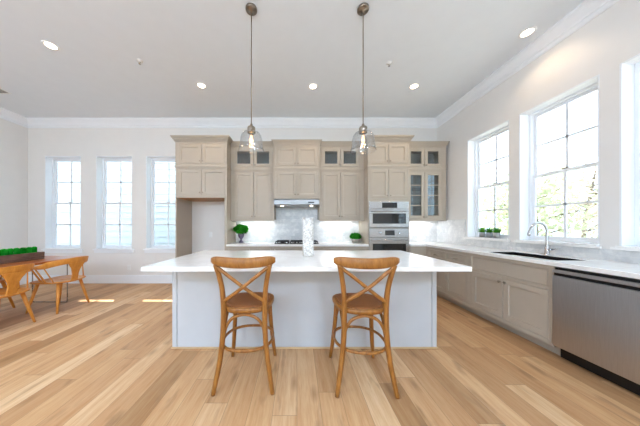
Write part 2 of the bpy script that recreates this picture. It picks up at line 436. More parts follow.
# ------------------------------------------------------------------ windows: double-hung, two by two panes in each sash
def window(n, F, u0, u1, z0, z1, label, stool=True, screen=True, far=+1):
    c = F((u0 + u1) / 2, z0, -WT / 2)
    r = thing('window_%d' % n, label, 'window', c, 0, None, 'structure')
    t = 0.014
    j = MB()                                                          # jamb boards lining the reveal
    j.box(u0, u0 + t, z0, z1, -WT, 0.0, F).box(u1 - t, u1, z0, z1, -WT, 0.0, F).box(u0, u1, z1 - t, z1, -WT, 0.0, F).box(u0, u1, z0, z0 + t, -WT, 0.0, F)
    build(j, 'jamb', 'trim', r, 0.001)
    a, b, lo, hi = u0 + t, u1 - t, z0 + t, z1 - t
    fr = MB(); fw = 0.028
    for (p, q, s_, e) in gridfill(a, b, lo, hi, [(a + fw, b - fw, lo + fw, hi - fw)]): fr.box(p, q, s_, e, -WT + .005, -0.125, F)
    build(fr, 'frame', 'trim', r, 0.002)
    a += fw; b -= fw; lo += fw; hi -= fw; mid = (lo + hi) / 2
    for nm, v0, v1, w0, w1 in (('upper_sash', mid - 0.018, hi, -0.188, -0.166), ('lower_sash', lo, mid + 0.018, -0.162, -0.140)):
        sw = 0.032; cu = (a + b) / 2; cv = (v0 + v1) / 2
        sb = MB()
        for (p, q, s_, e) in gridfill(a, b, v0, v1, [(a + sw, b - sw, v0 + sw, v1 - sw)]): sb.box(p, q, s_, e, w0, w1, F)
        so = build(sb, nm, 'trim', r, 0.002)
        mu = MB().box(cu - 0.012, cu + 0.012, v0 + sw, v1 - sw, w0 + .003, w1 - .003, F).box(a + sw, b - sw, cv - 0.012, cv + 0.012, w0 + .003, w1 - .003, F)
        build(mu, 'muntin', 'trim', so)
        build(MB().box(a + sw - .004, b - sw + .004, v0 + sw - .004, v1 - sw + .004, (w0 + w1) / 2 - .002, (w0 + w1) / 2 + .002, F), 'glass_pane', 'glass', so)
    build(MB().box((a + b) / 2 - .03, (a + b) / 2 + .03, mid + .018, mid + .03, -0.165, -0.140, F), 'sash_lock', 'nickel', r, 0.002)
    if screen:
        build(MB().box(a, b, lo, mid, -0.1955, -0.1945, F), 'insect_screen', 'screen', r)
    if stool:
        build(MB().box(u0 - 0.05, u1 + 0.05, z0 - 0.022, z0 - 0.0005, 0.0005, 0.035, F).box(u0, u1, z0 - .0005, z0 + 0.016, -0.125, 0.035, F), 'sill', 'trim', r, 0.004)
        build(MB().box(u0 - 0.03, u1 + 0.03, z0 - 0.085, z0 - 0.022, 0.0005, 0.014, F), 'apron', 'trim', r, 0.003)
    else:
        build(MB().box(u0 - 0.03, u1 + 0.03, z0 - 0.025, z0 - .0005, 0.013, 0.045, F).box(u0, u1, z0 - .0005, z0 + 0.016, -0.125, 0.045, F), 'sill', 'quartz', r, 0.003)
    return r
FB = lambda u, v, w_: (u, YB - w_, v)
FR = lambda u, v, w_: (XR - w_, u, v)
FF = lambda u, v, w_: (u, YF + w_, v)
window(1, FB, *BW[0], *BZ, 'narrow white window nearest the left wall')
window(2, FB, *BW[1], *BZ, 'middle one of the three narrow white windows')
window(3, FB, *BW[2], *BZ, 'narrow white window beside the refrigerator recess')
window(4, FR, *RW[0], *RZ, 'white window with silver herb pots on its sill', False)
window(5, FR, *RW[1], *RZ, 'wide white window directly above the faucet and sink', False)
window(6, FR, *RW[2], *RZ, 'white window above the dishwasher, cut by the frame', False)
for k, (a, b) in enumerate(FW):
    window(7 + k, FF, a, b, *FZ, ['added rear window nearest the left wall', 'added middle rear window behind the viewpoint', 'added rear window nearest the kitchen'][k], True, False)

# ------------------------------------------------------------------ outside
tag(build(MB().box(-30, 40, -40, 40, -0.75, -0.65), 'ground', 'lawn'), 'pale gravelly ground around the house', 'ground', None, 'structure')
nb = thing('neighbouring_house', 'white lap-sided house close outside the narrow windows', 'house', (-4.5, 8.8, -0.65))
mb = MB(); z = -0.65
while z < 7.5:
    mb.sweep([[(-10.5, 7.40, z + 0.225), (-10.5, 7.390, z + 0.22), (-10.5, 7.355, z), (-10.5, 7.40, z)], [(0.3, 7.40, z + 0.225), (0.3, 7.390, z + 0.22), (0.3, 7.355, z), (0.3, 7.40, z)]], None); z += 0.22
mb.box(-10.5, 0.3, 7.40, 10.2, -0.65, 7.78)
build(mb, 'lap_siding', 'siding', nb)
build(MB().box(-7.9, -6.28, 7.42, 8.4, 8.005, 10.0).box(-7.98, -6.20, 7.34, 8.48, 10.0, 10.12), 'sun_block_chimney', 'siding', nb)  # unseen chimney, added to block the leftmost window's sun patch
build(MB().box(-10.7, 0.5, 7.28, 10.4, 7.78, 8.0), 'roof', 'roofing', nb)

def tree(loc, h, cr, n, leaf, label, low=0.25, lsz=0.16):
    r = thing('tree', label, 'tree', loc, 0, 'trees outside the windows')
    rnd = random.Random(hash((round(loc[0] * 10), round(loc[1] * 10))) & 0xffff)
    tb = MB(); P = lambda x, y, z: Vector((x, y, z))
    top = P(rnd.uniform(-.3, .3), rnd.uniform(-.3, .3), h * 0.85)
    tb.tube(spline([(0, 0, 0), (rnd.uniform(-.1, .1), rnd.uniform(-.1, .1), h * .35), tuple(top)], 5), lerps([0.11 * h / 5, 0.07 * h / 5, 0.02], 11), 7)
    tips = []
    for k in range(16):
        z0 = h * rnd.uniform(low, 0.75); a = rnd.uniform(0, 2 * PI); L = cr * rnd.uniform(.5, 1.0)
        p0 = P(top.x * z0 / h, top.y * z0 / h, z0); p1 = p0 + P(math.cos(a) * L, math.sin(a) * L, L * rnd.uniform(.15, .7))
        tb.tube(spline([p0, (p0 + p1) / 2 + P(0, 0, rnd.uniform(-.1, .15)), p1], 3), lerps([0.03, 0.02, 0.008], 7), 5)
        tips += [p0.lerp(p1, q) for q in (.45, .7, 1.0)]
    tips.append(top)
    build(tb, 'trunk', 'bark', r, 0, True)
    lb = MB()
    for k in range(n):
        c = rnd.choice(tips); s = cr * 0.34
        c = c + P(rnd.gauss(0, s), rnd.gauss(0, s), rnd.gauss(0, s * .8))
        if c.z < 0.1: continue
        d = P(rnd.uniform(-1, 1), rnd.uniform(-1, 1), rnd.uniform(-1, 1)).normalized(); e = d.orthogonal().normalized(); e = Matrix.Rotation(rnd.uniform(0, 6.28), 3, d) @ e
        f = d.cross(e); L = lsz * rnd.uniform(.6, 1.2)
        lb.add([c - e * L * .5, c + f * L * .28, c + e * L * .5, c - f * L * .28], [(0, 1, 2, 3)])
    build(lb, 'crown', leaf, r, 0, True)
    return r
tree((8.6, 11.6, -0.65), 6.2, 1.5, 2600, 'leaf1', 'lime green tree seen through the window with the herb pots')
tree((7.2, 6.3, -0.65), 4.6, 1.2, 2200, 'leaf2', 'pale yellow-green tree seen left in the window above the faucet')
tree((13.2, 9.4, -0.65), 5.2, 1.5, 2200, 'leaf3', 'tan bare-looking tree behind the faucet window')
tree((10.8, 4.6, -0.65), 4.0, 1.4, 2200, 'leaf3', 'low tan brush seen right in the window above the faucet')
tree((14.6, 14.0, -0.65), 6.8, 2.0, 2200, 'leaf2', 'tall pale tree behind the lime green one')
tree((7.6, 2.2, -0.65), 4.0, 1.2, 1600, 'leaf3', 'tan tree seen through the window above the dishwasher')
for k, (x, y) in enumerate(((-7.5, -9.0), (-2.6, -10.2), (1.6, -8.8), (6.2, -10.0))):
    tree((x, y, -0.65), 5.6 + .4 * (k % 2), 1.5, 1800, 'leaf4', 'deep green tree behind the viewpoint, %s' % ['by the left wall side', 'facing the middle rear window', 'facing the kitchen side window', 'farthest to the kitchen side'][k])

# ------------------------------------------------------------------ cabinet helpers
def knob(F, u, v, w_, parent, mat='nickel', r=0.013):
    pts = [F(u, v, w_ + d) for d in (0.0, 0.012, 0.014, 0.022, 0.027, 0.028)]
    return build(MB().tube(pts, [r * .45, r * .42, r * .95, r * 1.05, r * .7, r * .1], 10), 'knob', mat, parent)

def pull(F, u, v, w_, parent, L=0.12, vert=False, mat='nickel'):
    d = (lambda s: (u, v + s)) if vert else (lambda s: (u + s, v))
    m = MB().tube([F(*d(-L / 2), w_ + .026), F(*d(L / 2), w_ + .026)], 0.0055, 8)
    for s in (-L * .4, L * .4): m.tube([F(*d(s), w_), F(*d(s), w_ + .026)], 0.0045, 6)
    return build(m, 'pull', mat, parent)

def door(F, u0, u1, v0, v1, w_, parent, kind='panel', fw=0.058, mat='cab', name='door', rows=1):
    """shaker door: flat frame, small inner slope and a recessed panel, or a glass pane"""
    th = 0.019; i = fw; s = 0.005; rec = 0.013
    R = lambda d, ww: [(u0 + d, v0 + d, ww), (u1 - d, v0 + d, ww), (u1 - d, v1 - d, ww), (u0 + d, v1 - d, ww)]
    rings = [R(0, w_ - th), R(0, w_ - .0015), R(.0015, w_), R(i, w_)]
    rings += [R(i + s, w_ - rec)] if kind == 'panel' else [R(i + .003, w_ - .004), R(i + .003, w_ - th)]
    m = MB(); vs = [p for r in rings for p in r]; fs = []
    for a in range(len(rings) - 1):
        for k in range(4): fs.append((a * 4 + k, a * 4 + (k + 1) % 4, (a + 1) * 4 + (k + 1) % 4, (a + 1) * 4 + k))
    L = (len(rings) - 1) * 4
    if kind == 'panel': fs += [(L, L + 1, L + 2, L + 3), (3, 2, 1, 0)]
    else:
        for k in range(4): fs.append((L + k, L + (k + 1) % 4, (k + 1) % 4, k))
    m.add(vs, fs, False, F)
    d = build(m, name, mat, parent)
    if kind == 'glass':
        build(MB().box(u0 + i, u1 - i, v0 + i, v1 - i, w_ - .012, w_ - .009, F), 'glass_pane', 'cabglass', d)
        if rows > 1:
            for k in range(1, rows):
                v = v0 + i + (v1 - v0 - 2 * i) * k / rows
                build(MB().box(u0 + i, u1 - i, v - .008, v + .008, w_ - .0088, w_ - .002, F), 'muntin', mat, d)
    return d

def cornice(F, u0, u1, z0, z1, parent, depth, proj=0.055, left=0.0, right=0.0, name='cornice', mat='cab'):
    """stepped crown on a cabinet, returning along its sides"""
    m = MB(); hh = z1 - z0
    for (f0, f1, p) in ((0.0, 0.18, 0.16), (0.18, 0.40, 0.34), (0.40, 0.62, 0.58), (0.62, 0.80, 0.84), (0.80, 1.0, 1.0)):
        q = proj * p
        m.box(u0, u1, z0 + hh * f0, z0 + hh * f1, -depth, 0.02 + q, F)
        if left: m.box(u0 - q, u0, z0 + hh * f0, z0 + hh * f1, -left, 0.02 + q, F)
        if right: m.box(u1, u1 + q, z0 + hh * f0, z0 + hh * f1, -right, 0.02 + q, F)
    return build(m, name, mat, parent, 0.003)

def face(m, F, u0, u1, v0, v1, holes):
    for (a, b, c, d) in gridfill(u0, u1, v0, v1, holes): m.box(a, b, c, d, 0, 0.02, F)

G = 0.0035
Z_LEDGE, Z_TOP = 2.42, 2.89
def upper_rows(F, root, ds, rows, knobs=True):
    """ds: door X ranges; rows: (v0, v1, kind, knob height or None, muntin rows)"""
    for (v0, v1, kind, kz, nr) in rows:
        for k, (a, b) in enumerate(ds):
            d = door(F, a + G, b - G, v0 + G, v1 - G, 0.021, root, kind, rows=nr)
            if kz is not None:
                knob(F, (b - .028) if k == 0 else (a + .028), kz, 0.021, d)

def hollow(m, F, u0, u1, v0, v1, depth, t=0.018):
    m.box(u0, u0 + t, v0, v1, -depth, 0, F).box(u1 - t, u1, v0, v1, -depth, 0, F)
    m.box(u0 + t, u1 - t, v0, v0 + t, -depth, 0, F).box(u0 + t, u1 - t, v1 - t, v1, -depth, 0, F)
    m.box(u0 + t, u1 - t, v0 + t, v1 - t, -depth, -depth + 0.01, F)

YW = YB - 0.012                                     # cabinet backs stand a hair off the wall/backsplash
# tall refrigerator surround
F = F_back(3.97); dep = YW - 3.97
fr = thing('refrigerator_cabinet', 'tall greige cabinet bridging an empty refrigerator recess by the narrow windows', 'cabinet', (-1.845, 4.25, 0))
U0, U1 = -2.345, -1.352
ds = [(-2.293, -1.842), (-1.838, -1.393)]
m = MB().box(U0, U1, 1.83, Z_TOP, -dep, 0, F)
face(m, F, U0, U1, 1.815, Z_TOP, [(a, b, c, d) for a, b in ds for c, d in ((1.862, 2.372), (2.478, 2.858))])
m.box(U0, U0 + 0.022, 0, 1.83, -dep, 0.02, F).box(U1 - 0.045, U1, 0, 1.83, -dep, 0.02, F)
build(m, 'carcass', 'cab', fr, 0.0015)
build(MB().box(U0 + .024, U1 - .046, 1.812, 1.829, -dep, -0.004, F), 'underside', 'oakedge', fr)
upper_rows(F, fr, ds, ((1.862, 2.372, 'panel', 1.915, 1), (2.478, 2.858, 'panel', 2.52, 1)))
cornice(F, U0, U1, Z_TOP, 2.995, fr, dep, 0.065, dep, .155)
build(MB().box(U0, U1, Z_LEDGE - .016, Z_LEDGE + .016, -dep, 0.034, F).box(U0 - .016, U0, Z_LEDGE - .016, Z_LEDGE + .016, -dep, 0.034, F).box(U1, U1 + .016, Z_LEDGE - .016, Z_LEDGE + .016, -.19, 0.034, F), 'ledge_moulding', 'cab', fr, 0.004)

def upper(name, label, U0, U1, yf, z0, ds, rows, glass=False, knobs=True, rail=True, rc=True, lc=True, shelves=()):
    F = F_back(yf); dep = YW - yf
    r = thing(name, label, 'cabinet', ((U0 + U1) / 2, yf + dep / 2, z0))
    m = MB()
    if glass:
        hollow(m, F, U0, U1, Z_LEDGE + .005, Z_TOP, dep)
        if glass == 'all': hollow(m, F, U0, U1, z0 + .012, Z_LEDGE, dep)
        else: m.box(U0, U1, z0 + .012, Z_LEDGE, -dep, 0, F)
    else: m.box(U0, U1, z0 + .012, Z_TOP, -dep, 0, F)
    face(m, F, U0, U1, z0, Z_TOP, [(a, b, q[0], q[1]) for a, b in ds for q in rows])
    build(m, 'carcass', 'cab', r, 0.0015)
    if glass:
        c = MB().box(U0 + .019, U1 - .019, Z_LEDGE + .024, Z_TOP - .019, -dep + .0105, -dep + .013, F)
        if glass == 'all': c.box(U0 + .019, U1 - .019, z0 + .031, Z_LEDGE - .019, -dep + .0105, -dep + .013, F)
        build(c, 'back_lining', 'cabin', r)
        for zs in shelves: build(MB().box(U0 + .019, U1 - .019, zs - .004, zs + .004, -dep + .014, -.03, F), 'shelf', 'cabglass', r)
    upper_rows(F, r, ds, rows)
    cornice(F, U0, U1, Z_TOP, 2.985, r, dep, 0.045, .055 if lc else 0, (dep if rc == 'full' else .055) if rc else 0)
    build(MB().box(U0, U1, Z_LEDGE - .012, Z_LEDGE + .012, 0.02, 0.032, F), 'ledge_moulding', 'cab', r, 0.004)
    if rail: build(MB().box(U0, U1, z0 - .022, z0, -.012, 0.026, F), 'light_rail', 'cab', r, 0.003)
    return r
TOPG = (2.478, 2.858)
upper('wall_cabinet', 'greige wall cabinet with small glass top doors beside the refrigerator recess', -1.35, -.468, 4.20, 1.395,
      [(-1.285, -.887), (-.883, -.505)], ((1.42, 2.372, 'panel', 1.465, 1), (*TOPG, 'glass', 2.512, 1)), True, lc=False, rc=False)
upper('hood_cabinet', 'greige four-door wall cabinet above the steel range hood', -.465, .452, 4.12, 1.815,
      [(-.425, -.0085), (-.0045, .412)], ((1.85, 2.372, 'panel', 1.90, 1), (*TOPG, 'panel', 2.52, 1)), False, rail=False)
upper('wall_cabinet', 'greige wall cabinet with small glass top doors beside the wall ovens', .455, 1.366, 4.20, 1.395,
      [(.505, .885), (.889, 1.27)], ((1.42, 2.372, 'panel', 1.465, 1), (*TOPG, 'glass', 2.512, 1)), True, lc=False, rc=False)
upper('glass_cabinet', 'greige wall cabinet with tall divided glass doors in the right corner', 2.17, 3.04, 4.20, 1.395,
      [(2.255, 2.602), (2.606, 2.95)], ((1.42, 2.372, 'glass', 1.455, 4), (*TOPG, 'glass', 2.512, 1)), 'all', lc=False, rc='full', shelves=(1.73, 2.05))

# tall oven cabinet
F = F_back(3.97); dep = YW - 3.97
ov = thing('oven_cabinet', 'tall greige cabinet housing the steel microwave and wall oven', 'cabinet', (1.767, 4.25, 0))
U0, U1 = 1.368, 2.166
ds = [(1.402, 1.765), (1.769, 2.132)]
m = MB(); hol = [(1.395, 2.139, 0.45, 1.735)]
m.box(U0, U0 + .022, 0, 1.76, -dep, 0, F).box(U1 - .022, U1, 0, 1.76, -dep, 0, F).box(U0, U1, 1.76, Z_TOP, -dep, 0, F).box(U0 + .022, U1 - .022, .1, .43, -dep, 0, F)
m.box(U0 + .022, U1 - .022, .43, 1.76, -dep, -dep + .012, F).box(U0 + .022, U1 - .022, 1.212, 1.232, -dep + .012, 0, F)
face(m, F, U0, U1, .1, Z_TOP, [(a, b, c, d) for a, b in ds for c, d in ((1.80, 2.372), TOPG)] + hol + [(1.402, 2.132, .14, .41)])
build(m, 'carcass', 'cab', ov, 0.0015)
upper_rows(F, ov, ds, ((1.80, 2.372, 'panel', 1.855, 1), (*TOPG, 'panel', 2.52, 1)))
dd = door(F, 1.402 + G, 2.132 - G, .14 + G, .41 - G, 0.021, ov, 'panel', name='drawer'); pull(F, 1.767, .30, .021, dd)
cornice(F, U0, U1, Z_TOP, 2.995, ov, dep, 0.065, .155, .155)
build(MB().box(U0, U1, Z_LEDGE - .016, Z_LEDGE + .016, -dep, 0.034, F).box(U0 - .016, U0, Z_LEDGE - .016, Z_LEDGE + .016, -.19, 0.034, F).box(U1, U1 + .016, Z_LEDGE - .016, Z_LEDGE + .016, -.19, 0.034, F), 'ledge_moulding', 'cab', ov, 0.004)

def bar_handle(F, u0, u1, v, w_, parent, r=0.010):
    m = MB().tube([F(u0, v, w_ + .04), F(u1, v, w_ + .04)], r, 10)
    for u in (u0 + .03, u1 - .03): m.tube([F(u, v, w_), F(u, v, w_ + .04)], r * .8, 8)
    return build(m, 'handle', 'steelh', parent)
# microwave oven
mw = thing('microwave_oven', 'built-in steel microwave above the wall oven', 'microwave', (1.767, 4.2, 1.235))
a, b = 1.388, 2.146
build(MB().box(a + .012, b - .012, 1.2355, 1.725, -.45, 0.018, F), 'body', 'steel', mw)
build(MB().box(a, b, 1.60, 1.737, .0215, .040, F), 'control_panel', 'steelh', mw, 0.002)
build(MB().box(1.632, 1.92, 1.617, 1.718, .0405, .043, F), 'display', 'blackglass', mw)
dm = MB()
for q in gridfill(a, b, 1.245, 1.592, [(1.452, 2.09, 1.315, 1.51)]): dm.box(*q, .0215, .042, F)
dd = build(dm, 'door', 'steelh', mw, 0.002)
build(MB().box(1.448, 2.094, 1.311, 1.514, .0225, .036, F), 'window_pane', 'blackglass', dd)
bar_handle(F, 1.43, 2.105, 1.552, .042, dd)
# wall oven
wo = thing('wall_oven', 'built-in steel wall oven below the microwave', 'oven', (1.767, 4.2, .45))
build(MB().box(a + .012, b - .012, .455, 1.205, -.5, 0.018, F), 'body', 'steel', wo)
build(MB().box(a, b, 1.055, 1.222, .0215, .040, F), 'control_panel', 'steelh', wo, 0.002)
build(MB().box(1.69, 1.87, 1.09, 1.185, .0405, .043, F), 'display', 'blackglass', wo)
for u in (1.60, 1.965):
    build(MB().tube([F(u, 1.135, .040), F(u, 1.135, .058), F(u, 1.135, .062)], [.026, .023, .012], 16), 'knob', 'chrome', wo)
dm = MB()
for q in gridfill(a, b, .46, 1.046, [(1.452, 2.09, .56, .93)]): dm.box(*q, .0215, .044, F)
dd = build(dm, 'door', 'steelh', wo, 0.002)
build(MB().box(1.448, 2.094, .556, .934, .0225, .036, F), 'window_pane', 'blackglass', dd)
bar_handle(F, 1.43, 2.105, 1.0, .044, dd)

# range hood under the hood cabinet
hd = thing('range_hood', 'slim stainless range hood above the cooktop', 'range hood', (-.005, 4.3, 1.675))
F = F_back(4.08)
m = MB().sweep([[F(u, v, w_) for (v, w_) in ((1.683, -.45), (1.683, .0), (1.70, .012), (1.772, .012), (1.772, -.02), (1.80, -.02), (1.80, -.45))] for u in (-.455, .442)], None)
build(m, 'body', 'steel', hd, 0.002)
build(MB().box(-.42, .405, 1.676, 1.682, -.40, -.05, F), 'filter', 'steelh', hd, 0.001)
for u in (-.3, .29): build(MB().lathe([(0, 1.674), (.03, 1.674), (.034, 1.682)], u, 4.16, 16), 'lamp', 'lamp', hd)
build(MB().box(.22, .34, 1.725, 1.75, .0125, .0145, F), 'switch_panel', 'black', hd)

# under-cabinet strip lights with their lamps
def strip(x0, x1, label, energy):
    y = 4.42; z = 1.406
    s = thing('under_cabinet_light', label, 'strip light', ((x0 + x1) / 2, y, 1.375), 0, 'under-cabinet strip lights')
    build(MB().box(x0, x1, y - .02, y + .02, 1.392, 1.4065), 'housing', 'plate', s)
    build(MB().box(x0 + .01, x1 - .01, y - .015, y + .015, 1.388, 1.392), 'lens', 'strip', s)
    L = bpy.data.lights.new('strip_lamp', 'AREA'); L.shape = 'RECTANGLE'; L.size = x1 - x0 - .04; L.size_y = .04; L.energy = energy; L.color = (.93, .97, 1.0)
    lo = bpy.data.objects.new('strip_lamp', L); COL.objects.link(lo); lo.parent = s; lo.location = (0, 0, .010)
strip(-1.25, -.55, 'slim strip light under the cabinet beside the refrigerator recess', 1.1)
strip(.55, 1.27, 'slim strip light under the cabinet beside the wall ovens', 1.1)
strip(2.27, 2.95, 'slim strip light under the corner glass cabinet', 1.1)

# ------------------------------------------------------------------ backsplash and worktops
bs = MB().box(-1.35, -.468, YB - .011, YB, .92, 1.395).box(-.468, .455, YB - .011, YB, .92, 1.81).box(.455, 1.366, YB - .011, YB, .92, 1.395).box(2.17, XR, YB - .011, YB, .92, 1.395)
tag(build(bs, 'tile_backsplash', 'tile'), 'grey-white marble tile behind the cooktop and back worktop', 'backsplash', None, 'structure')
bs = MB().box(XR - .011, XR, .55, YB - .011, .92, RZ[0] - .026).box(XR - .011, XR, RW[0][1] + .03, YB - .011, RZ[0] - .026, 1.395)
tag(build(bs, 'tile_backsplash', 'tile'), 'pale marble tile strip below the sink windows', 'backsplash', None, 'structure')

def slab(rects, name, label, z0=.88, z1=.92):
    m = MB()
    for r in rects: m.box(*r, z0, z1)
    return tag(build(m, name, 'quartz', None, 0.003), label, 'countertop')
SK = (2.56, 2.92, 2.05, 2.76)                                        # sink cut-out: X range, Y range
slab([(-1.35, 1.366, 3.90, YB - .0115)], 'countertop', 'white quartz worktop along the back wall holding the cooktop')
rects = [(2.456, XR - .0115, c, d) for c, d in ((.55, SK[2]), (SK[3], 3.90))] + [(2.456, SK[0], SK[2], SK[3]), (SK[1], XR - .0115, SK[2], SK[3]), (2.17, XR - .0115, 3.90, YB - .0115)]
slab(rects, 'countertop', 'white quartz worktop with the sink under the right windows')

# base cabinets of the back run
def base(name, label, F, u0, u1, dep, layout, toe=0.07, loc=None, mat='cab', feet=False):
    c = F((u0 + u1) / 2, 0, -dep / 2); r = thing(name, label, 'cabinet', (c[0], c[1], 0))
    m = MB().box(u0, u1, .1, .8795, -dep, 0, F)
    face(m, F, u0, u1, .1, .8795, [l[1:5] for l in layout])
    build(m, 'carcass', mat, r, 0.0015)
    build(MB().box(u0, u1, 0, .1, -dep, -toe, F), 'toe_kick', mat, r)
    for (k, a, b, v0, v1, kn) in layout:
        if k == 'door':
            d = door(F, a + G, b - G, v0 + G, v1 - G, .021, r, mat=mat); knob(F, kn, v1 - .045, .021, d, 'nickel', .015)
        elif k == 'false':
            door(F, a + G, b - G, v0 + G, v1 - G, .021, r, fw=0.004, mat=mat, name='false_front')
        else:
            d = door(F, a + G, b - G, v0 + G, v1 - G, .021, r, fw=0.03 if v1 - v0 < .2 else .055, mat=mat, name='drawer'); pull(F, (a + b) / 2, (v0 + v1) / 2, .021, d)
    return r
F = F_back(3.94); dep = YW - 3.94
base('base_cabinet', 'greige base cabinet below the urn plant', F, -1.35, -.468, dep,
     [('drawer', -1.31, -.912, .68, .84, 0), ('drawer', -.908, -.505, .68, .84, 0), ('door', -1.31, -.912, .14, .645, -.945), ('door', -.908, -.505, .14, .645, -.875)])
base('base_cabinet', 'greige base cabinet below the cooktop', F, -.467, .453, dep,
     [('false', -.43, .415, .70, .84, 0), ('drawer', -.43, .415, .42, .67, 0), ('drawer', -.43, .415, .14, .39, 0)])
base('base_cabinet', 'greige base cabinet below the bowl of boxwood', F, .454, 1.366, dep,
     [('drawer', .50, .907, .68, .84, 0), ('drawer', .911, 1.32, .68, .84, 0), ('door', .50, .907, .14, .645, .875), ('door', .911, 1.32, .14, .645, .945)])
base('corner_cabinet', 'greige corner base cabinet below the glass wall cabinet', F, 2.168, XR - .013, dep, [])
# right run
F = F_right(2.495); dep = XR - .013 - 2.495
base('sink_cabinet', 'greige two-door sink cabinet below the faucet', F, 1.972, 2.955, dep,
     [('false', 2.02, 2.91, .665, .84, 0), ('door', 2.02, 2.463, .15, .635, 2.43), ('door', 2.467, 2.91, .15, .635, 2.50)])
base('drawer_cabinet', 'greige cabinet with drawers over doors between sink and corner', F, 2.956, 3.917, dep,
     [('drawer', 3.0, 3.425, .68, .84, 0), ('drawer', 3.429, 3.86, .68, .84, 0), ('door', 3.0, 3.425, .15, .645, 3.39), ('door', 3.429, 3.86, .15, .645, 3.464)])
base('base_cabinet', 'greige base cabinet at the near end of the right worktop', F, .57, 1.352, dep, [('door', .6, .955, .15, .84, .92), ('door', .959, 1.32, .15, .84, .99)])

# sink
sk = thing('kitchen_sink', 'dark stainless undermount sink in the right worktop', 'sink', (2.75, 2.42, .68))
X0, X1, Y0, Y1 = SK
m = MB()
for q in gridfill(X0 + .001, X1 - .001, Y0 + .001, Y1 - .001, [(X0 + .009, X1 - .009, Y0 + .009, Y1 - .009)]): m.box(*q, .69, .9185)
m.box(X0 + .001, X1 - .001, Y0 + .001, Y1 - .001, .68, .69)
build(m, 'basin', 'darksteel', sk)
build(MB().lathe([(0, .692), (.04, .692), (.045, .6905)], 2.76, 2.42, 20), 'drain', 'chrome', sk)

# faucet: tall gooseneck with side lever
fx, fy = 2.975, 2.44
fc = thing('faucet', 'chrome gooseneck faucet standing behind the sink', 'faucet', (fx, fy, .92))
build(MB().lathe([(0, .9205), (.030, .9205), (.030, .928), (.022, .934), (.021, 1.01), (.016, 1.02), (.016, 1.03)], fx, fy, 20), 'base', 'chrome', fc)
pth = [(fx, fy, 1.02), (fx, fy, 1.10), (fx, fy, 1.18), (fx - .008, fy, 1.235), (fx - .045, fy, 1.285), (fx - .10, fy, 1.302), (fx - .155, fy, 1.282), (fx - .19, fy, 1.235), (fx - .205, fy, 1.20)]
build(MB().tube(spline(pth, 5), .0125, 12), 'spout', 'chrome', fc)
build(MB().tube([(fx - .203, fy, 1.207), (fx - .213, fy, 1.165), (fx - .216, fy, 1.15)], [.0155, .0175, .014], 12), 'spray_head', 'chrome', fc)
build(MB().tube([(fx, fy - .018, .985), (fx, fy - .045, .99)], [.013, .013], 10).tube([(fx, fy - .045, .99), (fx, fy - .085, 1.0), (fx, fy - .12, 1.012)], [.011, .008, .006], 10), 'lever', 'chrome', fc)

# dishwasher
F = F_right(2.47)
dw = thing('dishwasher', 'stainless dishwasher under the near end of the right worktop', 'dishwasher', (2.78, 1.66, 0))
a, b = 1.358, 1.968
build(MB().box(a + .006, b - .006, .125, .872, -.58, -.002, F), 'tub', 'black', dw)
build(MB().box(a + .002, b - .002, .128, .795, 0, .024, F), 'door_panel', 'dw', dw, 0.004)
build(MB().box(a + .004, b - .004, .796, .822, -.001, .008, F), 'handle_recess', 'black', dw)
build(MB().box(a + .002, b - .002, .823, .852, 0, .026, F), 'handle', 'dw', dw, 0.004)
build(MB().box(a + .004, b - .004, .012, .12, -.58, -.055, F), 'toe_panel', 'black', dw)
for (u, w_) in ((a + .04, -.1), (b - .04, -.1), (a + .04, -.5), (b - .04, -.5)): build(MB().tube([F(u, 0, w_), F(u, .0125, w_)], .015, 8), 'foot', 'black', dw)

# cooktop
ck = thing('gas_cooktop', 'black gas cooktop set into the back worktop', 'cooktop', (-.005, 4.2, .92))
build(MB().box(-.44, .43, 3.985, 4.47, .9205, .932), 'tray', 'blackglass', ck, 0.004)
for k in range(3):
    x = -.295 + .29 * k; g = MB()
    for dx in (-.125, .125): g.box(x + dx - .007, x + dx + .007, 4.06, 4.45, .953, .968)
    for yy in (4.065, 4.165, 4.255, 4.345, 4.445): g.box(x - .125, x + .125, yy - .007, yy + .007, .953, .968)
    for dx in (-.125, .125):
        for yy in (4.07, 4.44): g.box(x + dx - .008, x + dx + .008, yy - .008, yy + .008, .9322, .953)
    build(g, 'grate', 'iron', ck, 0.002)
for (x, y) in ((-.295, 4.16), (-.295, 4.36), (-.005, 4.26), (.285, 4.16), (.285, 4.36)):
    build(MB().lathe([(0, .9322), (.05, .9322), (.05, .938), (.036, .94), (.036, .948), (0, .95)], x, y, 18), 'burner', 'iron', ck)
for k in range(5): build(MB().lathe([(0, .9322), (.02, .9322), (.018, .955), (0, .956)], -.2 + .098 * k, 4.015, 14), 'knob', 'steelh', ck)

# ------------------------------------------------------------------ island
IX0, IX1, IY0, IY1 = -1.29, 1.445, 2.12, 2.86
isl = thing('kitchen_island', 'pale grey panelled island with wide white worktop', 'island', (.08, 2.49, 0))
pw = .045
m = MB().box(IX0 + .012, IX1 - .012, IY0 + .012, IY1 - .022, 0, .8795)
build(m, 'body', 'island', isl)
for (x0, x1) in ((IX0, IX0 + pw), (IX1 - pw, IX1)):
    build(MB().box(x0, x1, IY0, IY0 + pw, 0, .8795), 'corner_post', 'island', isl, 0.002)
    build(MB().box(x0, x1, IY1 - .02 - pw, IY1 - .02, 0, .8795), 'corner_post', 'island', isl, 0.002)
m = MB().box(IX0 + pw + .006, IX1 - pw - .006, IY0 + .002, IY0 + .012, .0, .8795)
build(m, 'back_panel', 'island', isl)
for x0, x1 in ((IX0 + .002, IX0 + .012), (IX1 - .012, IX1 - .002)):
    build(MB().box(x0, x1, IY0 + pw + .006, IY1 - .026 - pw, 0, .8795), 'side_panel', 'island', isl)
